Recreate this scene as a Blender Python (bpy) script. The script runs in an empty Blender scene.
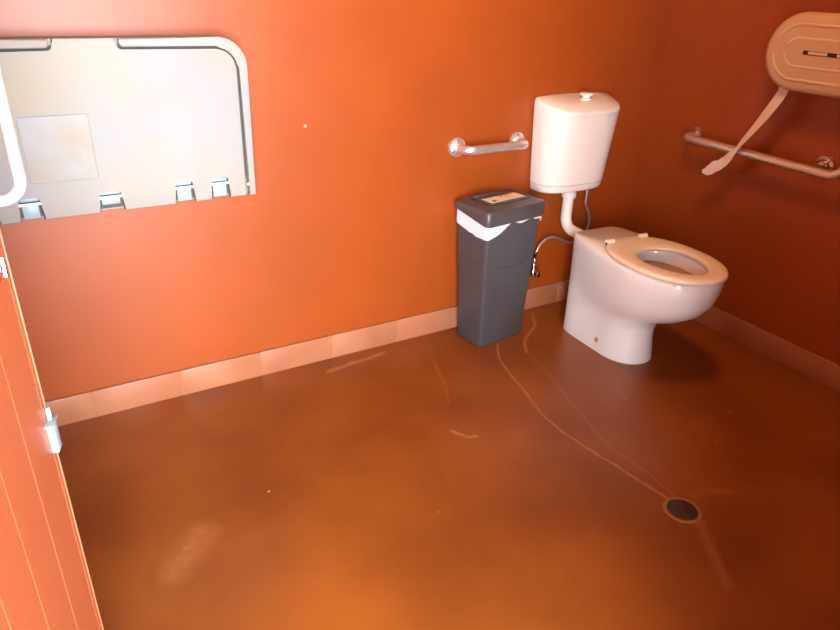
import bpy, bmesh, math, random
from mathutils import Vector, Matrix
PI = math.pi
random.seed(4)
C = bpy.context.scene.collection

# ------------------------------------------------------------------ objects
def link(name, bm, mat, parent=None, smooth=True, angle=40):
    bmesh.ops.remove_doubles(bm, verts=bm.verts[:], dist=1e-6)
    bmesh.ops.recalc_face_normals(bm, faces=bm.faces[:])
    me = bpy.data.meshes.new(name)
    bm.to_mesh(me); bm.free()
    if smooth:
        for p in me.polygons: p.use_smooth = True
        try: me.set_sharp_from_angle(angle=math.radians(angle))
        except Exception: pass
    for m in (mat if isinstance(mat, (list, tuple)) else [mat]): me.materials.append(m)
    o = bpy.data.objects.new(name, me); C.objects.link(o)
    if parent is not None: o.parent = parent
    return o
def thing(name, label, cat, loc=(0, 0, 0), rz=0, group=None):
    o = bpy.data.objects.new(name, None); C.objects.link(o)
    o.location = loc; o.rotation_euler = (0, 0, rz); o.empty_display_size = .05
    o['label'] = label; o['category'] = cat
    if group: o['group'] = group
    return o
def tag(o, label, cat, group=None):
    o['label'] = label; o['category'] = cat
    if group: o['group'] = group
    return o
def struct(o):
    o['kind'] = 'structure'; return o

# ------------------------------------------------------------------ meshes
def box(bm, a, b, bev=0.0, seg=2):
    lo = [min(a[i], b[i]) for i in range(3)]; hi = [max(a[i], b[i]) for i in range(3)]
    vs = [bm.verts.new((x, y, z)) for x in (lo[0], hi[0]) for y in (lo[1], hi[1]) for z in (lo[2], hi[2])]
    fs = [bm.faces.new([vs[i] for i in f]) for f in ((0,1,3,2),(4,6,7,5),(0,4,5,1),(2,3,7,6),(0,2,6,4),(1,5,7,3))]
    if bev:
        es = {e for f in fs for e in f.edges}
        bmesh.ops.bevel(bm, geom=list(es), offset=bev, segments=seg, profile=.5, affect='EDGES')
    return bm
def nb(): return bmesh.new()
def loft(bm, rings, cap0=True, cap1=True):
    R = [[bm.verts.new(p) for p in r] for r in rings]
    n = len(R[0])
    for a, b in zip(R, R[1:]):
        for i in range(n):
            j = (i + 1) % n
            bm.faces.new((a[i], a[j], b[j], b[i]))
    if cap0: bm.faces.new(R[0][::-1])
    if cap1: bm.faces.new(R[-1])
    return bm
def fillet(pts, r, n=8):
    P = [Vector(p) for p in pts]; out = [P[0]]
    for i in range(1, len(P) - 1):
        a, b, c = P[i-1], P[i], P[i+1]
        u = (a - b).normalized(); v = (c - b).normalized()
        ang = u.angle(v)
        if ang > PI - .02: out.append(b); continue
        t = min(r / math.tan(ang / 2), (a-b).length * .49, (c-b).length * .49)
        rr = t * math.tan(ang / 2)
        cen = b + (u + v).normalized() * (rr / math.sin(ang / 2))
        s = b + u * t - cen; e = b + v * t - cen
        tot = s.angle(e); ax = s.cross(e).normalized()
        for k in range(n + 1):
            out.append(cen + Matrix.Rotation(tot * k / n, 3, ax) @ s)
    out.append(P[-1]); return out
def spline(pts, n=8):
    P = [Vector(p) for p in pts]; P = [2*P[0]-P[1]] + P + [2*P[-1]-P[-2]]; out = []
    for i in range(1, len(P) - 2):
        for k in range(n):
            t = k / n
            a, b, c, d = P[i-1], P[i], P[i+1], P[i+2]
            out.append(.5 * ((2*b) + (c-a)*t + (2*a-5*b+4*c-d)*t*t + (3*b-a-3*c+d)*t**3))
    out.append(P[-2]); return out
def sweep(bm, pts, r, n=16, closed=False):
    P = [Vector(p) for p in pts]; m = len(P)
    T = []
    for i in range(m):
        if closed: T.append((P[(i+1) % m] - P[i-1]).normalized())
        else: T.append((P[min(i+1, m-1)] - P[max(i-1, 0)]).normalized())
    u = T[0].orthogonal().normalized(); rings = []
    for i in range(m):
        if i: u = (T[i-1].rotation_difference(T[i]) @ u)
        u = (u - T[i] * u.dot(T[i])).normalized(); w = T[i].cross(u)
        rr = r(i / (m-1)) if callable(r) else r
        rings.append([P[i] + (u * math.cos(2*PI*k/n) + w * math.sin(2*PI*k/n)) * rr for k in range(n)])
    if closed: rings.append(rings[0])
    return loft(bm, rings, not closed, not closed)
def lathe(bm, prof, M=None, n=28):
    M = M or Matrix.Identity(4)
    rings = [[M @ Vector((max(r, 1e-4) * math.cos(2*PI*k/n), max(r, 1e-4) * math.sin(2*PI*k/n), z)) for k in range(n)] for r, z in prof]
    return loft(bm, rings)
def axis(p, d):
    d = Vector(d).normalized()
    return Matrix.Translation(Vector(p)) @ Vector((0, 0, 1)).rotation_difference(d).to_matrix().to_4x4()
def rrect(x0, x1, y0, y1, r, n=6):
    out = []
    rs = r if isinstance(r, (list, tuple)) else [r]*4     # order: (x1,y1),(x0,y1),(x0,y0),(x1,y0)
    for (cx, cy, sx, sy, a0), rr in zip(((x1, y1, -1, -1, 0), (x0, y1, 1, -1, 90), (x0, y0, 1, 1, 180), (x1, y0, -1, 1, 270)), rs):
        for k in range(n + 1):
            a = math.radians(a0 + 90 * k / n)
            out.append((cx + sx*rr + rr*math.cos(a), cy + sy*rr + rr*math.sin(a)))
    return out
def prism_y(bm, poly, y0, y1, bev=0.0):
    """poly of (x, z) from y0 (back) to y1 (front); the front edge is rounded"""
    a = [bm.verts.new((x, y0, z)) for x, z in poly]; b = [bm.verts.new((x, y1, z)) for x, z in poly]
    n = len(poly); bm.faces.new(a)
    for i in range(n):
        j = (i+1) % n; bm.faces.new((a[i], a[j], b[j], b[i]))
    f = bm.faces.new(b[::-1])
    if bev: bmesh.ops.bevel(bm, geom=list(f.edges), offset=bev, segments=3, profile=.5, affect='EDGES')
    return bm
def egg(t, hw, yb, yc, yf, nb_=2.0, nf=2.0):
    """plan outline: back at yb, widest at yc, front tip yf (y grows to the front)"""
    c, s = math.cos(t), math.sin(t)
    n = nf if s > 0 else nb_
    x = hw * math.copysign(abs(c) ** (2/n), c)
    y = yc + (yf - yc if s > 0 else yc - yb) * math.copysign(abs(s) ** (2/n), s)
    return x, y

# ------------------------------------------------------------------ materials
def mat(name, col, rough=.5, metal=0.0, var=0.0, scale=6.0, bump=0.0, bscale=60.0, col2=None, spec=.5, coat=0.0):
    m = bpy.data.materials.new(name); m.use_nodes = True
    nt = m.node_tree; N = nt.nodes; L = nt.links; b = N['Principled BSDF']
    b.inputs['Roughness'].default_value = rough; b.inputs['Metallic'].default_value = metal
    b.inputs['Specular IOR Level'].default_value = spec
    b.inputs['Coat Weight'].default_value = coat; b.inputs['Coat Roughness'].default_value = .12
    tc = N.new('ShaderNodeTexCoord')
    nz = N.new('ShaderNodeTexNoise'); nz.inputs['Scale'].default_value = scale; nz.inputs['Detail'].default_value = 4
    L.new(tc.outputs['Object'], nz.inputs['Vector'])
    mx = N.new('ShaderNodeMix'); mx.data_type = 'RGBA'
    c2 = col2 or tuple(c * (1 - var) for c in col)
    mx.inputs['A'].default_value = (*col, 1); mx.inputs['B'].default_value = (*c2, 1)
    mr = N.new('ShaderNodeMapRange'); mr.inputs['From Min'].default_value = .35; mr.inputs['From Max'].default_value = .65
    L.new(nz.outputs['Fac'], mr.inputs['Value']); L.new(mr.outputs['Result'], mx.inputs['Factor'])
    L.new(mx.outputs['Result'], b.inputs['Base Color'])
    if bump:
        n2 = N.new('ShaderNodeTexNoise'); n2.inputs['Scale'].default_value = bscale; n2.inputs['Detail'].default_value = 3
        L.new(tc.outputs['Object'], n2.inputs['Vector'])
        bp = N.new('ShaderNodeBump'); bp.inputs['Strength'].default_value = bump; bp.inputs['Distance'].default_value = .004
        L.new(n2.outputs['Fac'], bp.inputs['Height']); L.new(bp.outputs['Normal'], b.inputs['Normal'])
    m['mix'] = mx.name
    return m
def strokes(m, lines, col, amount=.5, wob=.02):
    """stain lines with a shape of their own: lines = [(points, halfwidth)] in object coordinates"""
    nt = m.node_tree; N = nt.nodes; L = nt.links; b = N['Principled BSDF']
    tc = N.new('ShaderNodeTexCoord')
    nz = N.new('ShaderNodeTexNoise'); nz.inputs['Scale'].default_value = 14
    L.new(tc.outputs['Object'], nz.inputs['Vector'])
    sb = N.new('ShaderNodeVectorMath'); sb.operation = 'SUBTRACT'; sb.inputs[1].default_value = (.5, .5, .5); L.new(nz.outputs['Color'], sb.inputs[0])
    sc = N.new('ShaderNodeVectorMath'); sc.operation = 'SCALE'; sc.inputs['Scale'].default_value = wob; L.new(sb.outputs[0], sc.inputs[0])
    ad = N.new('ShaderNodeVectorMath'); ad.operation = 'ADD'; L.new(tc.outputs['Object'], ad.inputs[0]); L.new(sc.outputs[0], ad.inputs[1])
    acc = None
    def vm(op, a, bb):
        n = N.new('ShaderNodeVectorMath'); n.operation = op
        for k, v in enumerate((a, bb)):
            if v is None: continue
            if isinstance(v, (tuple, Vector)): n.inputs[k].default_value = tuple(v)
            else: L.new(v, n.inputs[k])
        return n
    for pts, hw, amt in lines:
        P = [Vector(p) for p in pts]
        if len(P) == 1: P = [P[0], P[0] + Vector((.001, 0, 0))]
        for a, c in zip(P, P[1:]):
            d = c - a
            pa = vm('SUBTRACT', ad.outputs[0], a)
            dt = vm('DOT_PRODUCT', pa.outputs[0], d / d.length_squared)
            cl = N.new('ShaderNodeClamp'); L.new(dt.outputs['Value'], cl.inputs['Value'])
            s = N.new('ShaderNodeVectorMath'); s.operation = 'SCALE'; s.inputs[0].default_value = d; L.new(cl.outputs[0], s.inputs['Scale'])
            ds = vm('DISTANCE', pa.outputs[0], s.outputs[0])
            mr = N.new('ShaderNodeMapRange'); mr.inputs['From Min'].default_value = hw * .3; mr.inputs['From Max'].default_value = hw * 1.3
            mr.inputs['To Min'].default_value = amt; mr.inputs['To Max'].default_value = 0
            L.new(ds.outputs['Value'], mr.inputs['Value'])
            if acc is None: acc = mr.outputs[0]
            else:
                x = N.new('ShaderNodeMath'); x.operation = 'MAXIMUM'; L.new(acc, x.inputs[0]); L.new(mr.outputs[0], x.inputs[1]); acc = x.outputs[0]
    n3 = N.new('ShaderNodeTexNoise'); n3.inputs['Scale'].default_value = 30; L.new(tc.outputs['Object'], n3.inputs['Vector'])
    mr = N.new('ShaderNodeMapRange'); mr.inputs['From Min'].default_value = .3; mr.inputs['From Max'].default_value = .6; mr.inputs['To Min'].default_value = .45
    L.new(n3.outputs['Fac'], mr.inputs['Value'])
    x = N.new('ShaderNodeMath'); x.operation = 'MULTIPLY'; L.new(acc, x.inputs[0]); L.new(mr.outputs[0], x.inputs[1])
    mx = N.new('ShaderNodeMix'); mx.data_type = 'RGBA'; mx.inputs['B'].default_value = (*col, 1)
    L.new(N[m['mix']].outputs['Result'], mx.inputs['A']); L.new(x.outputs[0], mx.inputs['Factor'])
    L.new(mx.outputs['Result'], b.inputs['Base Color'])

WALLC = (.34, .061, .006)
m_wall = mat('orange_wall_paint', WALLC, .42, var=.10, scale=3, bump=.06, bscale=26, spec=.5)
strokes(m_wall, [([(-1.734, 0, .94)], .005, 1.3)], (.75, .5, .35), wob=.0)
m_wall2 = mat('orange_wall_paint_plain', WALLC, .42, var=.10, scale=3, bump=.06, bscale=26, spec=.5)
m_ceil = mat('ceiling_paint', (.30, .15, .07), .8, var=.05)
m_floor = mat('sealed_red_concrete', (.27, .070, .008), .36, scale=2.2, col2=(.18, .041, .005), bump=.05, bscale=18)
trail = [(-.99,-.233), (-1.055,-.343), (-1.092,-.474), (-1.109,-.572), (-1.149,-.718), (-1.158,-.838), (-1.143,-.974), (-1.122,-1.091), (-1.112,-1.19), (-1.10,-1.27)]
trail2 = [(-.66,-.06), (-.72,-.161), (-.856,-.251), (-.915,-.34), (-.939,-.493), (-.991,-.674), (-1.04,-.85), (-1.07,-1.0), (-1.06,-1.15), (-1.07,-1.27)]
Z = lambda ps: [(x, y, 0) for x, y in ps]
strokes(m_floor, [(Z(trail), .0055, .36), (Z(trail2[:4]), .008, .34), (Z(trail2[3:]), .006, .12),
                  (Z([(-1.10,-1.39), (-1.123,-1.43), (-1.177,-1.505), (-1.22,-1.58)]), .018, .16),
                  (Z([(-1.02,-1.30), (-.96,-1.30), (-.90,-1.34)]), .016, .12), (Z([(-1.11,-1.385), (-1.09,-1.39)]), .012, .2),
                  (Z([(-1.50,-.66), (-1.47,-.72), (-1.44,-.73)]), .008, .35), (Z([(-1.30,-.20), (-1.36,-.40), (-1.42,-.52)]), .006, .12),
                  (Z([(-2.47,-.84), (-2.42,-.78), (-2.38,-.74)]), .05, .16), (Z([(-1.72,-.10), (-1.45,-.07)]), .012, .3),
                  (Z([(-2.433,-.77)]), .005, .6), (Z([(-2.16,-.66)]), .005, .9), (Z([(-1.75,-.98)]), .005, .6), (Z([(-.72,-1.15)]), .008, .25), (Z([(-.52,-1.05)]), .006, .4), (Z([(-.80,-.80)]), .006, .3)],
        (.74, .34, .13))
m_skirt = mat('terracotta_skirting_tile', (.42, .165, .080), .40, scale=5, col2=(.36, .125, .056), bump=.05)
m_grout = mat('grout', (.50, .28, .16), .8, var=.1)
m_ground = mat('pale_paving', (.55, .52, .48), .8, var=.1)
m_white = mat('white_vitreous_china', (.90, .84, .78), .10, var=.02, spec=.6, coat=.3)
m_plas = mat('white_plastic', (.86, .77, .68), .22, var=.02)
m_seat = mat('cream_seat_plastic', (.88, .72, .53), .28, var=.03)
m_water = mat('bowl_water', (.36, .19, .06), .12, var=.1)
m_table = mat('cream_station_plastic', (.335, .278, .180), .5, spec=.2, scale=2.4, col2=(.275, .262, .265), bump=.08, bscale=120)
m_tabin = mat('seam_shade_brown', (.06, .045, .035), .6, var=.05)  # dark brown paints in the shade of the gaps between panel and rails
m_hinge = mat('pale_blue_hinge_plastic', (.27, .36, .39), .4, var=.08, scale=40)
m_rod = mat('white_rod', (.90, .89, .86), .2, var=.02)
m_steel = mat('brushed_stainless_steel', (.88, .82, .76), .38, .85, var=.08, scale=30)
m_chrome = mat('chrome', (.82, .82, .83), .12, 1.0, var=.03)
m_satin = mat('satin_bright_steel', (.62, .66, .72), .40, .7, var=.03)
m_brass = mat('worn_brass_flange', (.62, .48, .36), .28, 1.0, var=.2, scale=40)
m_bin = mat('dark_grey_bin_plastic', (.074, .067, .069), .42, var=.12, scale=9, bump=.12, bscale=180)
m_binlid = mat('dark_grey_lid_plastic', (.082, .068, .066), .36, var=.15, scale=12, bump=.1, bscale=160)
m_bag = mat('white_bin_liner', (.80, .76, .76), .45, var=.06, scale=20, bump=.3, bscale=40)
m_stk = mat('cream_sticker', (.86, .72, .50), .5, var=.08, scale=60)
m_black = mat('black_ink', (.015, .012, .012), .4, var=.1)
m_red = mat('pink_ink', (.62, .25, .16), .5, var=.1)
m_disp = mat('beige_dispenser_plastic', (.62, .40, .24), .30, var=.05)
m_rib = mat('pale_dispenser_rib', (.74, .52, .34), .3, var=.05)
m_paper = mat('toilet_paper', (.86, .72, .60), .9, var=.04, bump=.3, bscale=150)
m_dark = mat('dark_slot', (.02, .014, .010), .5, var=.1)
m_drain = mat('tarnished_drain_metal', (.10, .055, .03), .5, .5, var=.3, scale=60)
m_door = mat('orange_door_paint', (.42, .105, .042), .36, var=.05, scale=4)
m_trim = mat('orange_door_edging', (.46, .15, .075), .4, var=.05)
m_hose = mat('braided_hose', (.55, .48, .42), .35, .7, var=.3, scale=300)
m_ring = mat('limescale_ring', (.30, .11, .03), .6, var=.3, scale=40)

# ------------------------------------------------------------------ room
XL, YF, H = -3.03, -2.17, 2.6
DX0, DX1, DH = -2.93, -1.93, 2.12
o = struct(link('floor', box(nb(), (XL-.12, YF-.14, -.1), (.12, .12, 0)), m_floor, smooth=False))
struct(link('ground', box(nb(), (-7, -7, -.1), (3, YF-.14, -.005)), m_ground, smooth=False))
struct(link('wall_back', box(nb(), (XL-.12, 0, 0), (.12, .12, H)), m_wall, smooth=False))
struct(link('wall_right', box(nb(), (0, YF-.14, 0), (.12, 0, H)), m_wall2, smooth=False))
struct(link('wall_left', box(nb(), (XL-.12, YF-.14, 0), (XL, 0, H)), m_wall2, smooth=False))
bm = nb(); box(bm, (DX1, YF-.14, 0), (0, YF, H)); box(bm, (XL, YF-.14, 0), (DX0, YF, H)); box(bm, (DX0, YF-.14, DH), (DX1, YF, H))
struct(link('wall_front', bm, m_wall2, smooth=False))
struct(link('ceiling', box(nb(), (XL-.12, YF-.14, H), (.12, .12, H+.1)), m_ceil, smooth=False))
bm = nb()
for x in (DX0, DX1-.03): box(bm, (x, YF-.15, 0), (x+.03, YF-.0, DH), .003)
box(bm, (DX0, YF-.15, DH-.03), (DX1, YF, DH), .003)
struct(link('trim_1', bm, m_trim))

def skirting(name, p0, p1, joints, nrm):
    """row of tiles proud of the wall, from p0 to p1 along an axis; joints = positions along it"""
    bm = nb(); h, d, g = .104, .011, .0016
    alongx = nrm[1] != 0
    js = [p0] + joints + [p1]
    for a, b in zip(js, js[1:]):
        a, b = min(a, b), max(a, b)
        if alongx: box(bm, (a+g, 0, .001), (b-g, -d, h), .0025)
        else: box(bm, (0, a+g, .001), (-d, b-g, h), .0025)
    for f in bm.faces: f.material_index = 0
    n0 = len(bm.faces)
    if alongx: box(bm, (p0, 0, 0), (p1, -d+.0015, h-.0015))
    else: box(bm, (0, p0, 0), (-d+.0015, p1, h-.0015))
    bm.faces.ensure_lookup_table()
    for f in bm.faces[n0:]: f.material_index = 1
    return struct(link(name, bm, [m_skirt, m_grout]))
skirting('baseboard_back', XL, -.0125, [-2.5612 + .2994*k for k in range(-1, 9) if XL < -2.5612+.2994*k < -.05], (0, -1))
skirting('baseboard_right', YF, 0, [-.312 - .3*k for k in range(6, -1, -1)], (-1, 0))

# ------------------------------------------------------------------ toilet pan
pan = thing('toilet', 'white floor standing toilet pan with an open cream seat ring', 'toilet', (-.512, -.225, 0), PI - math.radians(3.0))
NT = 72
def rg(hw, yc, yf, z, hb=.128, y0=0.0):
    out = []
    for k in range(NT):
        t = 2*PI*k/NT
        x, y = egg(t, hw, y0, yc, yf, 7.0, 2.15)
        f = max(0, min(1, (y - y0) / (yc - y0))); f = f*f*(3-2*f) if f < 1 else 1
        if y < yc: x *= (hb + (hw - hb) * f) / hw
        out.append((x, y, z))
    return out
def hole(s, z, hw=.118, yb=.27, yc=.43, yf=.600):
    cy = .43
    out = []
    for k in range(NT):
        x, y = egg(2*PI*k/NT, hw, yb, yc, yf, 2.2, 2.0)
        out.append((x*s, cy + (y-cy)*s, z))
    return out
rings = [rg(.116, .27, .418, 0, .122), rg(.117, .27, .42, .006, .123), rg(.110, .265, .405, .09, .122), rg(.109, .265, .405, .14, .123), rg(.113, .27, .422, .18, .124),
         rg(.128, .28, .468, .215, .126), rg(.150, .30, .552, .254, .1265), rg(.168, .34, .612, .300, .130), rg(.180, .37, .642, .348, .1335), rg(.186, .39, .655, .398, .137),
         rg(.188, .40, .658, .434, .140), rg(.186, .40, .656, .449, .138), rg(.180, .40, .650, .455, .134, .004)]
rings += [hole(1.06, .456), hole(1.01, .453), hole(.99, .438), hole(1.0, .40), hole(.94, .36), hole(.78, .315), hole(.58, .275), hole(.40, .25), hole(.2, .245)]
pn = link('pan', loft(nb(), rings), m_white, pan, angle=60)
link('water', loft(nb(), [hole(.985, .402), hole(.985, .404)]), m_water, pan)
for (x, y, z, n_) in ((.112, .165, .055, (1, 0, 0)),):
    pass
bm = nb(); lathe(bm, [(.011, -.003), (.011, .003), (.006, .006), (0, .0065)], axis((.1125, .245, .050), (1, 0, .02)), 16); cp = link('fixing_cap', bm, m_red, pan); cp['label'] = 'reddish brown fixing cap'
bm = nb(); lathe(bm, [(.004, -.002), (.004, .002), (0, .003)], axis((.1245, .03, .225), (1, 0, 0)), 12); cp = link('fixing_screw', bm, m_dark, pan); cp['label'] = 'tiny dark screw'
# seat ring
def srow(s_out, z, off=0):
    out = []
    for k in range(NT):
        xo, yo = egg(2*PI*k/NT, .184, .178, .43, .670, 2.5, 2.05)
        xi, yi = egg(2*PI*k/NT, .111, .318, .43, .600, 2.1, 2.0)
        out.append((xi + (xo-xi)*s_out, yi + (yo-yi)*s_out, z))
    return out
Z0 = .457
rs = [srow(.03, Z0+.004), srow(.0, Z0+.010), srow(.02, Z0+.017), srow(.10, Z0+.0205), srow(.3, Z0+.0225), srow(.6, Z0+.0225), srow(.85, Z0+.0205), srow(.95, Z0+.0175), srow(1, Z0+.011), srow(.985, Z0+.004), srow(.95, Z0+.001), srow(.1, Z0+.001)]
rs.append(rs[0])
st = link('seat', loft(nb(), rs, False, False), m_seat, pan); st['label'] = 'cream seat ring'
for s in (1, -1):
    bm = nb()
    lathe(bm, [(.011, 0), (.011, .014), (.009, .018)], axis((s*.090, .205, .449), (0, 0, 1)), 16)
    sweep(bm, [(s*.072, .205, .477), (s*.106, .205, .477)], lambda t: .0115, 16)
    box(bm, (s*.078, .205, .468), (s*.103, .235, .478), .003)
    h = link('hinge', bm, m_plas, pan); h['label'] = 'white seat hinge knob'
    bm = nb(); sweep(bm, [(s*.1065, .205, .471), (s*.109, .205, .471)], .005, 12); link('hinge_pin', bm, m_dark, h)

# ------------------------------------------------------------------ cistern
cis = thing('toilet_cistern', 'white plastic cistern hung on the orange back wall above the pan', 'cistern', (-.537, 0, 0))
def dr(hw, d, z, n=72, sl=0.0):
    out = []
    for k in range(n):
        t = 2*PI*k/n; c, s = math.cos(t), math.sin(t)
        yc = .045
        if s >= 0: x = hw*math.copysign(abs(c)**(2/3.4), c); y = yc + (d-yc)*abs(s)**(2/2.1)
        else: x = hw*math.copysign(abs(c)**(2/9), c); y = yc - yc*abs(s)**(2/9)
        out.append((x, -y-.001, z - sl*max(0, y-.02)))
    return out
base = .597
link('tank_base', loft(nb(), [dr(.162, .118, base), dr(.172, .13, base+.004), dr(.176, .136, base+.012), dr(.179, .139, base+.034), dr(.172, .13, base+.037)]), m_plas, cis)
link('tank', loft(nb(), [dr(.174, .134, base+.036), dr(.180, .142, base+.039), dr(.188, .154, base+.155), dr(.196, .170, base+.288), dr(.199, .176, base+.338), dr(.199, .177, base+.376, sl=.24), dr(.196, .175, base+.385, sl=.26), dr(.190, .168, base+.390, sl=.27), dr(.13, .13, base+.394, sl=.22), dr(.06, .09, base+.394, sl=.18)]), m_plas, cis)
bm = nb(); lathe(bm, [(.024, 0), (.026, .004), (.024, .007), (.018, .008), (.017, .018), (.029, .020), (.030, .026), (.026, .029), (0, .030)], axis((.015, -.085, base+.380), (0, 0, 1)), 28)
link('flush_button', bm, m_plas, cis)
bm = nb(); sweep(bm, fillet([(.018, -.055, base+.01), (.018, -.055, .412), (.018, -.245, .402)], .055, 10), .0245, 24)
fp = link('flush_pipe', bm, m_plas, cis)
bm = nb(); lathe(bm, [(.027, -.045), (.033, -.043), (.033, -.022), (.030, -.020), (.030, .004), (.027, .006)], axis((.018, -.055, base-.001), (0, 0, 1)), 28)
link('pipe_collar', bm, m_plas, fp)

# ------------------------------------------------------------------ hose and stop valve
hp = spline([(-.670, -.05, .292), (-.664, -.05, .318), (-.648, -.05, .344), (-.618, -.052, .366), (-.580, -.052, .370), (-.530, -.05, .352), (-.486, -.045, .330), (-.43, -.04, .315), (-.385, -.04, .335),
             (-.362, -.045, .385), (-.372, -.05, .45), (-.402, -.05, .50), (-.405, -.05, .54), (-.405, -.05, base+.006)], 6)
hs = thing('water_hose', 'thin grey braided hose looping from the wall valve behind the toilet pan', 'hose')
link('braid', sweep(nb(), hp, .0062, 12), m_hose, hs)
bm = nb(); lathe(bm, [(.009, -.016), (.011, -.014), (.011, .004), (.009, .012), (.0065, .014)], axis((-.670, -.05, .300), (.1, 0, 1)), 6); link('lower_nut', bm, m_chrome, hs)
bm = nb(); lathe(bm, [(.0065, -.02), (.011, -.018), (.011, .004)], axis((-.405, -.05, base-.006), (0, 0, 1)), 6); link('upper_nut', bm, m_chrome, hs)
vl = thing('stop_valve', 'small chrome stop valve on the back wall right of the bin', 'valve', (-.672, -.05, .21))
bm = nb(); lathe(bm, [(.026, 0), (.025, .004), (.012, .010), (.009, .012), (.009, .045)], axis((0, .05, 0), (0, -1, 0)), 24); link('wall_plate', bm, m_chrome, vl)
bm = nb(); lathe(bm, [(.010, -.014), (.012, -.010), (.012, .010), (.008, .016), (.008, .028), (.011, .030), (.011, .042), (.007, .046), (.007, .056), (.010, .058), (.010, .068), (.008, .072)], axis((0, 0, 0), (0, 0, 1)), 20); link('valve_body', bm, m_chrome, vl)
bm = nb(); lathe(bm, [(.006, 0), (.006, .012), (.015, .014), (.017, .022), (.012, .027), (0, .028)], axis((.0, -.008, 0), (.25, -1, 0)), 16); link('handle', bm, m_chrome, vl)

# ------------------------------------------------------------------ bin
bn = thing('waste_bin', 'tall tapered dark grey waste bin beside the toilet', 'bin', (-.958, -.130, 0), math.radians(7))
def rr(hx, hy, r, z, ox=0, oy=0): return [(x+ox, y+oy, z) for x, y in rrect(-hx, hx, -hy, hy, r, 5)]
link('bin_body', loft(nb(), [rr(.121, .074, .012, 0), rr(.126, .079, .014, .006), rr(.138, .086, .015, .32), rr(.1415, .0885, .015, .327), rr(.149, .094, .016, .56), rr(.143, .088, .014, .56), rr(.12, .07, .01, .03)], True, True), m_bin, bn, angle=50)
# curved moulding line across the front and side
bm = nb()
pts = []
for k in range(25):
    u = k/24; pts.append((-.135 + .27*u, -.0893, .352 + .028*(2*u-1)**2))
sweep(bm, pts, .0022, 6)
pts = [(-.1430, -.082 + .16*k/10, .378 + .004*k/10) for k in range(11)]
sweep(bm, pts, .0018, 6)
link('moulding_line', bm, m_bin, bn)
# liner folded over the rim
rim0 = rrect(-.152, .152, -.097, .097, .017, 6); rim = []
for (ax_, ay_), (bx_, by_) in zip(rim0, rim0[1:] + rim0[:1]):
    m_ = max(1, int(math.hypot(bx_-ax_, by_-ay_) / .006))
    rim += [(ax_ + (bx_-ax_)*k/m_, ay_ + (by_-ay_)*k/m_) for k in range(m_)]
def lin(dz, grow, base_z):
    out = []
    for i, (x, y) in enumerate(rim):
        a = math.atan2(y/.097, x/.152)
        drop = .5 + .5*math.cos(a - math.radians(222))
        w = .22*math.sin(9*a + 1) + .12*math.sin(17*a)
        if y < -.095 and x > -.14: drop = .98 - .88*min(1, max(0, (x+.14)/.12))**1.2 + .06*math.sin(34*x) + (.10 if abs(x-.13) < .03 else 0) + .05*math.sin(60*x)
        z = base_z - dz * (.055*drop + .006 + .004*w)
        g = 1 + grow + .006*math.sin(13*a) * dz
        out.append((x*g, y*g, z))
    return out
link('bin_liner', loft(nb(), [lin(0, -.02, .600), lin(0, .010, .600), lin(.35, .02, .565), lin(.7, .022, .560), lin(1, .012, .558), lin(.98, .0, .558), lin(.1, -.03, .56)], False, False), m_bag, bn, angle=70)
lidz = .562
# lid: skirt, sloping shoulder, sunken top with a raised flap
def up(r): return [(x, y, z + .034*max(0, min(1, (y+.09)/.19)) * max(0, min(1, (.05-x)/.15))) for x, y, z in r]
link('lid', loft(nb(), [up(rr(.150, .094, .014, lidz-.003)), up(rr(.160, .105, .018, lidz-.010)), up(rr(.1635, .108, .020, lidz+.0)), rr(.163, .1075, .022, lidz+.040), rr(.158, .1025, .022, lidz+.050),
                        rr(.122, .071, .014, lidz+.062), rr(.118, .067, .012, lidz+.062), rr(.114, .063, .010, lidz+.054), rr(.02, .01, .005, lidz+.054)]), m_binlid, bn, angle=35)
lid = bn.children[-1] if len(bn.children) else None
bm = nb(); loft(bm, [rr(.106, .056, .010, lidz+.050), rr(.106, .056, .010, lidz+.060), rr(.100, .050, .008, lidz+.0645), rr(.03, .02, .005, lidz+.0655)])
flap = link('swing_flap', bm, m_binlid, bn, angle=35)
bm = nb(); box(bm, (-.106, .040, lidz+.060), (.02, .058, lidz+.074), .004); box(bm, (.02, .042, lidz+.060), (.05, .056, lidz+.068), .003)
link('flap_grip', bm, m_bin, flap)
bm = nb(); box(bm, (-.094, -.047, lidz+.0655), (.092, .014, lidz+.0668), .0006, 1); sk = link('sticker', bm, m_stk, flap); sk['label'] = 'cream warning sticker'
# sticker marks, in the sticker's own layer
bm = nb(); lathe(bm, [(.0085, 0), (.0085, .0006)], axis((-.068, -.032, lidz+.0668), (0, 0, 1)), 16)
box(bm, (-.064, -.035, lidz+.0668), (-.052, -.028, lidz+.0673)); link('sticker_symbol', bm, m_black, flap)
for x, y, r_ in ((.002, .000, .004), (.056, .004, .003)):
    bm = nb(); lathe(bm, [(r_, 0), (r_, .0006)], axis((x, y, lidz+.0668), (0, 0, 1)), 12); link('sticker_symbol', bm, m_black, flap)
bm = nb(); box(bm, (-.012, .004, lidz+.0667), (.05, .0105, lidz+.0672)); box(bm, (.012, -.008, lidz+.0667), (.040, -.003, lidz+.0672))
for k in range(7): box(bm, (-.02+.014*k, -.026, lidz+.0667), (-.012+.014*k, -.0245, lidz+.0671))
link('sticker_print', bm, m_red, flap)

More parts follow.
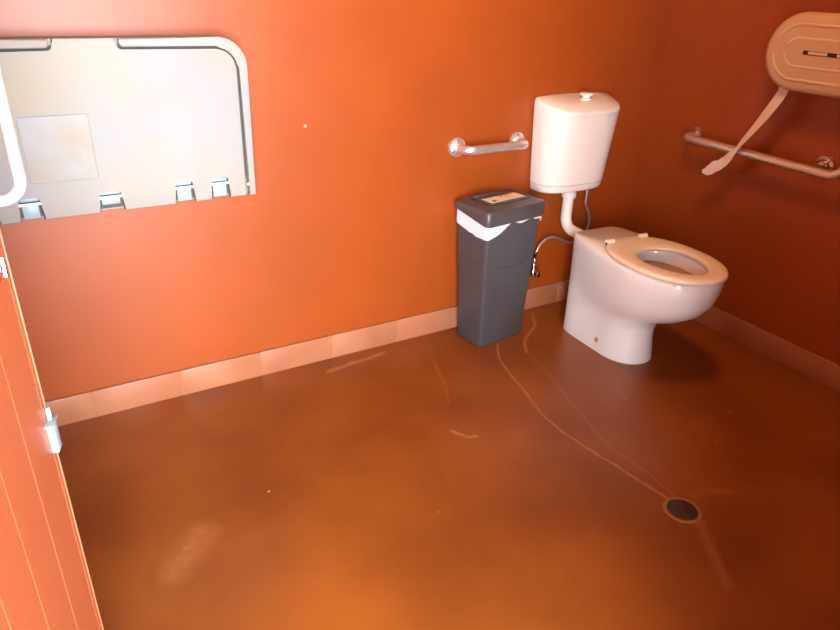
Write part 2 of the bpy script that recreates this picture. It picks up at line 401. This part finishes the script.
# ------------------------------------------------------------------ grab rails
def flange(parent, p, n, m, r=.039):
    bm = nb(); lathe(bm, [(r, 0), (r, .003), (r*.93, .008), (r*.62, .012), (.022, .014), (.0195, .020), (.0165, .022)], axis(p, n), 32)
    f = link('flange', bm, m, parent)
    ax = axis(p, n)
    for a in (90, 210, 330):
        c = ax @ Vector((r*.74*math.cos(math.radians(a)), r*.74*math.sin(math.radians(a)), .0098))
        b2 = nb(); lathe(b2, [(.004, 0), (.0038, .0016), (0, .0022)], axis(c, n), 10); link('screw', b2, m_chrome, f)
    return f
gr = thing('grab_rail', 'short stainless grab rail on the back wall left of the cistern', 'grab rail')
link('rail_tube', sweep(nb(), fillet([(-1.098, -.004, .812), (-1.098, -.073, .812), (-.80, -.073, .812), (-.80, -.004, .812)], .05, 10), .0178, 20), m_steel, gr)
flange(gr, (-1.098, 0, .812), (0, -1, 0), m_steel); flange(gr, (-.80, 0, .812), (0, -1, 0), m_steel)
g2 = thing('grab_rail', 'long stainless grab rail on the right wall below the paper dispenser', 'grab rail')
link('rail_tube', sweep(nb(), fillet([(-.004, -.255, .826), (-.075, -.255, .822), (-.075, -.925, .812), (-.075, -1.22, 1.03), (-.004, -1.22, 1.03)], .045, 10), .0172, 20), m_steel, g2)
flange(g2, (0, -.255, .826), (-1, 0, 0), m_brass); flange(g2, (0, -1.22, 1.03), (-1, 0, 0), m_brass); flange(g2, (0, -.850, .826), (-1, 0, 0), m_brass)
link('bracket', sweep(nb(), [(-.01, -.850, .826), (-.045, -.855, .824), (-.073, -.862, .813)], .010, 12), m_brass, g2)

# ------------------------------------------------------------------ paper dispenser
dp = thing('paper_dispenser', 'beige oval toilet paper dispenser on the right wall', 'dispenser', (0, -.70, 1.213))
LEN = .42
def stad(r, x, n=20, a0=0, a1=360, closed=True):
    """stadium around two centres (0 and -LEN along y) in the y-z plane"""
    out = []
    for k in range(2*n+2):
        if k <= n: a = -90 + 180*k/n; c = 0
        else: a = 90 + 180*(k-n-1)/n; c = -LEN
        out.append((x, c + r*math.cos(math.radians(a)), r*math.sin(math.radians(a))))
    return out
link('cover', loft(nb(), [stad(.118, 0), stad(.128, -.002), stad(.132, -.05), stad(.1335, -.100), stad(.131, -.109), stad(.124, -.1155), stad(.112, -.119), stad(.05, -.1215)]), m_disp, dp)
for r in (.0925, .047):
    bm = nb()
    up = [(-.119, -LEN, r)] + [(-.119, r*math.cos(math.radians(a)), r*math.sin(math.radians(a))) for a in range(90, 24, -6)]
    dn = [(-.119, r*math.cos(math.radians(a)), r*math.sin(math.radians(a))) for a in range(-8, -91, -6)] + [(-.119, -LEN, -r)]
    sweep(bm, up, lambda t: .0055 if t < .96 else .003, 10); sweep(bm, dn, .0055, 10)
    link('rib', bm, m_rib, dp)
bm = nb(); box(bm, (-.1195, -.022, -.005), (-.1235, -.34, .009), .001); w = link('level_window', bm, m_dark, dp); w['label'] = 'dark sight slot'
bm = nb(); box(bm, (-.1225, -.042, -.003), (-.1255, -.112, .007), .001); box(bm, (-.1225, -.147, -.003), (-.1255, -.25, .007), .001); link('slot_bar', bm, m_rib, w)
# loose paper tail
cp_ = spline([(-.065, -.650, 1.10), (-.085, -.655, 1.055), (-.098, -.61, .955), (-.101, -.555, .862), (-.102, -.535, .826), (-.098, -.500, .778), (-.092, -.44, .728), (-.088, -.395, .700)], 8)
bm = nb(); n = len(cp_); L_, R_, L2, R2 = [], [], [], []
for i, c in enumerate(cp_):
    t = i/(n-1)
    wd = [(.0, .027), (.25, .030), (.45, .017), (.55, .012), (.66, .022), (.85, .024), (.94, .018), (1, .006)]
    for (t0, w0), (t1, w1) in zip(wd, wd[1:]):
        if t0 <= t <= t1: hw = w0 + (w1-w0)*(t-t0)/(t1-t0)
    tw = math.radians(10 + 28*math.sin(t*PI*1.2)); tang = (cp_[min(i+1, n-1)] - cp_[max(i-1, 0)]).normalized()
    side = tang.cross(Vector((-1, 0, 0))).normalized()
    side = Matrix.Rotation(tw, 3, tang) @ side
    jag = random.uniform(-.004, .004) if t > .7 else 0
    nrm = side.cross(tang).normalized() * .0006
    a = c + side*(hw+jag); b = c - side*(hw - jag*.6)
    L_.append(a+nrm); R_.append(b+nrm); L2.append(a-nrm); R2.append(b-nrm)
rings = [[a, b, d, e] for a, b, d, e in zip(L_, R_, R2, L2)]
loft(bm, rings)
tl = tag(link('toilet_paper', bm, m_paper, angle=80), 'twisted strip of toilet paper hanging from the dispenser over the rail', 'toilet paper')

# ------------------------------------------------------------------ changing station
XC, ZB, ZT, HW = -2.395, .752, 1.237, .4425
cs = thing('baby_changing_station', 'cream fold-down baby changing station closed against the back wall', 'changing station', (XC, 0, 0))
shell = rrect(-HW+.002, HW-.002, ZB+.002, ZT-.002, [.084, .084, .02, .02], 8)
link('shell', prism_y(nb(), shell, -.0005, -.078, .0), m_table, cs)
def arc(cx, cz, r, a0, a1, n=8): return [(cx + r*math.cos(math.radians(a0+(a1-a0)*k/n)), cz + r*math.sin(math.radians(a0+(a1-a0)*k/n))) for k in range(n+1)]
slots = [(-.355, -.297), (-.243, -.185), (-.0335, .0325), (.185, .243), (.297, .355)]
pr_ = HW - .033
poly = []
poly += [(-pr_, ZB)]
for i, (a, b) in enumerate(slots):
    top = ZB + .070 if i != 2 else ZB + .062
    poly += [(a, ZB), (a, top-.010)] + arc(a+.01, top-.01, .01, 180, 90, 3)[1:] + arc(b-.01, top-.01, .01, 90, 0, 3) + [(b, ZB)]
zt2 = ZT - .033; tb = .078
poly += [(pr_, ZB)] + arc(pr_-.055, zt2-.055, .055, 0, 90, 8) + arc(tb+.015, zt2+.015, .015, 270, 180, 4)[0:] + [(tb, ZT)]
poly += [(-tb, ZT)] + arc(-tb-.015, zt2+.015, .015, 0, -90, 4) + arc(-pr_+.055, zt2-.055, .055, 90, 180, 8)
link('table_panel', prism_y(nb(), poly, -.0785, -.100, .003), m_table, cs, angle=30)
for s in (1, -1):
    g = .0085
    po = [(HW, ZB)] + arc(HW-.085, ZT-.085, .085, 0, 90, 10) + [(tb+g, ZT), (tb+g, zt2+g+.013)] + arc(tb+g+.013, zt2+g+.013, .013, 180, 270, 4)[1:] + arc(pr_-.055, zt2-.055, .055+g, 90, 0, 8) + [(pr_+g, ZB)]
    po = [(s*x, z) for x, z in po]
    if s < 0: po = po[::-1]
    link('frame_rail', prism_y(nb(), po, -.0785, -.103, .005), m_table, cs, angle=30)
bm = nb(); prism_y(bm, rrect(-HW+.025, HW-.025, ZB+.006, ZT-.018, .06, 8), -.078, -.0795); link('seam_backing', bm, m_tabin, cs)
for i, (a, b) in enumerate(slots):
    bm = nb(); top = ZB + (.050 if i != 2 else .046)
    box(bm, (a+.006, -.0785, ZB+(.004 if i != 2 else .02)), (b-.008, -.092, top-.004), .003)
    box(bm, (a+.004, -.0785, top+.002), (b-.004, -.088, top+.014), .003)
    h = link('hinge', bm, m_hinge, cs); h['label'] = 'pale blue hinge block'
    bm = nb(); sweep(bm, [(a+.001, -.0965, top-.002), (b-.001, -.0965, top-.002)], .0042, 12); link('hinge_rod', bm, m_rod, h)
# moulded instruction picture (faded)
m_pic = mat('faded_instruction_print', (.275, .268, .28), .5, scale=7, col2=(.265, .215, .155))
bm = nb(); prism_y(bm, rrect(-.200, -.024, .858, 1.040, .004, 3), -.0995, -.1008); f = link('instruction_label', bm, m_pic, cs); f['label'] = 'faded instruction label'
bm = nb()
for q in (rrect(-.200, -.024, .858, 1.040, .004, 3),):
    sweep(bm, [(x, -.1010, z) for x, z in q], .0011, 6, closed=True)
link('label_border', bm, m_table, f)
bm = nb(); sweep(bm, [(HW-.026, -.101, .79), (HW-.026, -.104, .79)], .004, 10); link('rivet', bm, m_rod, cs)

# ------------------------------------------------------------------ open door
E0, H0 = Vector((-2.652, -1.21, 0)), Vector((-2.905, -2.14, 0))
dv = (E0 - H0); W = dv.length; ang = math.atan2(dv.y, dv.x)
door = struct(bpy.data.objects.new('door_1', None)); C.objects.link(door); door.location = H0; door.rotation_euler = (0, 0, ang)
# local: x from hinge to leading edge, front face (towards camera, +x world) is local -y
bm = nb(); th = .036
prof = []
gro = [W-.014 - k*.1 for k in range(0, 10) if W-.014-k*.1 > .02]
front = [(W, 0)]
for g in gro: front += [(g+.002, 0), (g, .0016), (g-.002, 0)]
front += [(0, 0)]
back = [(0, th)] + [(p[0], th - p[1]) for p in reversed(front[1:-1])] + [(W, th)]
pr2 = front + back
loft(bm, [[(x, y, .06) for x, y in pr2], [(x, y, 2.08) for x, y in pr2]])
link('door_leaf', bm, m_door, door, smooth=False)
bm = nb(); box(bm, (W, -.0015, .06), (W+.004, th+.0015, 2.08), .001); link('edge_strip', bm, m_trim, door)
xh = W - .135
bm = nb(); sweep(bm, fillet([(xh, .0, 1.165), (xh, -.078, 1.165), (xh, -.078, 1.50), (xh, .0, 1.50)], .026, 10), .0068, 18)
dh = link('door_handle', bm, m_satin, door); dh['label'] = 'chrome D shaped pull handle'
for z in (1.165, 1.50):
    bm = nb(); lathe(bm, [(.020, 0), (.020, .004), (.012, .007)], axis((xh, 0, z), (0, -1, 0)), 24); link('rose', bm, m_chrome, dh)
bm = nb(); lathe(bm, [(.026, 0), (.026, .005), (.022, .009), (.011, .010), (.011, .018), (0, .019)], axis((W-.075, 0, 1.060), (0, -1, 0)), 28); box(bm, (W-.079, -.014, 1.045), (W-.071, -.022, 1.075), .003)
link('privacy_lock', bm, m_chrome, door)
bm = nb(); box(bm, (W-.016, .002, .718), (W+.006, -.010, .772), .003); box(bm, (W-.026, .003, .772), (W+.009, -.013, .776), .0012)
sweep(bm, [(W-.004, -.004, .775), (W-.004, -.004, .798)], .004, 12)
lt = link('latch_bolt', bm, m_hinge, door)
bm = nb(); 
for z in (.3, 1.1, 1.9): sweep(bm, [(-.006, -.004, z-.05), (-.006, -.004, z+.05)], .007, 12)
link('door_hinge', bm, m_steel, door)

# ------------------------------------------------------------------ floor drain
dr_ = thing('floor_drain', 'round dark floor drain with a slotted grate in the floor', 'drain', (-1.098, -1.325, 0))
bm = nb(); n = 40
def circ(r, z): return [(r*math.cos(2*PI*k/n), r*math.sin(2*PI*k/n), z) for k in range(n)]
loft(bm, [circ(.058, .0005), circ(.056, .0022), circ(.047, .0028), circ(.045, .0016), circ(.045, .0005)], False, False); link('rim', bm, m_ring, dr_)
bm = nb(); loft(bm, [circ(.0455, .0005), circ(.0455, .0008)]); link('sump', bm, m_dark, dr_)
bm = nb()
for k in range(-4, 5):
    y = k*.0098; hx = math.sqrt(.0445**2 - y*y)
    box(bm, (-hx, y-.0028, .0008), (hx, y+.0028, .0030), .0006, 1)
box(bm, (-.003, -.0445, .0008), (.003, .0445, .0028))
for v in bm.verts: v.co = Matrix.Rotation(math.radians(-30), 3, 'Z') @ v.co
link('grate', bm, m_drain, dr_)

# ------------------------------------------------------------------ light
w = bpy.data.worlds.new('World'); bpy.context.scene.world = w; w.use_nodes = True
w.node_tree.nodes['Background'].inputs['Color'].default_value = (.75, .86, 1, 1); w.node_tree.nodes['Background'].inputs['Strength'].default_value = .6
def area(name, loc, tgt, sx, sy, power, col, spread=180):
    l = bpy.data.lights.new(name, 'AREA'); l.shape = 'RECTANGLE'; l.size = sx; l.size_y = sy; l.energy = power; l.color = col; l.spread = math.radians(spread)
    o = bpy.data.objects.new(name, l); C.objects.link(o); o.location = loc
    o.rotation_euler = (Vector(tgt) - Vector(loc)).to_track_quat('-Z', 'Y').to_euler(); return o
area('daylight_outside_door', (-3.0, -4.0, 1.35), (-2.9, 0, 1.0), 2.4, 2.3, 680, (.84, .91, 1.0))
area('added_warm_overhead', (-1.1, -1.0, 2.50), (-1.1, -1.0, 0), .30, .30, 17, (1.0, .55, .24))  # added overhead fill without a fitting, warms top surfaces and upper walls
sl = bpy.data.lights.new('sun', 'SUN'); sl.energy = 34; sl.angle = .01; so = bpy.data.objects.new('sun', sl); C.objects.link(so)
so.rotation_euler = Vector((.45, -.02, -.9)).to_track_quat('-Z', 'Y').to_euler()

# ------------------------------------------------------------------ camera
cam = bpy.data.cameras.new('camera'); co = bpy.data.objects.new('camera', cam); C.objects.link(co)
yaw, pitch, roll, f = 5.45056577e-01, 4.62669851e-01, 3.45523909e-02, 676.05
fw = Vector((math.sin(yaw)*math.cos(pitch), math.cos(yaw)*math.cos(pitch), -math.sin(pitch)))
r0 = Vector((math.cos(yaw), -math.sin(yaw), 0)); u0 = r0.cross(fw)
r = r0*math.cos(roll) + u0*math.sin(roll); u = -r0*math.sin(roll) + u0*math.cos(roll)
M = Matrix((r, u, -fw)).transposed().to_4x4(); M.translation = Vector((-2.60764625, -2.25075287, 1.41116640))
co.matrix_world = M
cam.sensor_width = 36; cam.lens = f/840*36; cam.clip_start = .02
sc = bpy.context.scene; sc.camera = co
vs = sc.view_settings; vs.view_transform = 'Standard'; vs.look = 'None'; vs.gamma = 1; vs.use_curve_mapping = False; vs.exposure = 0.15
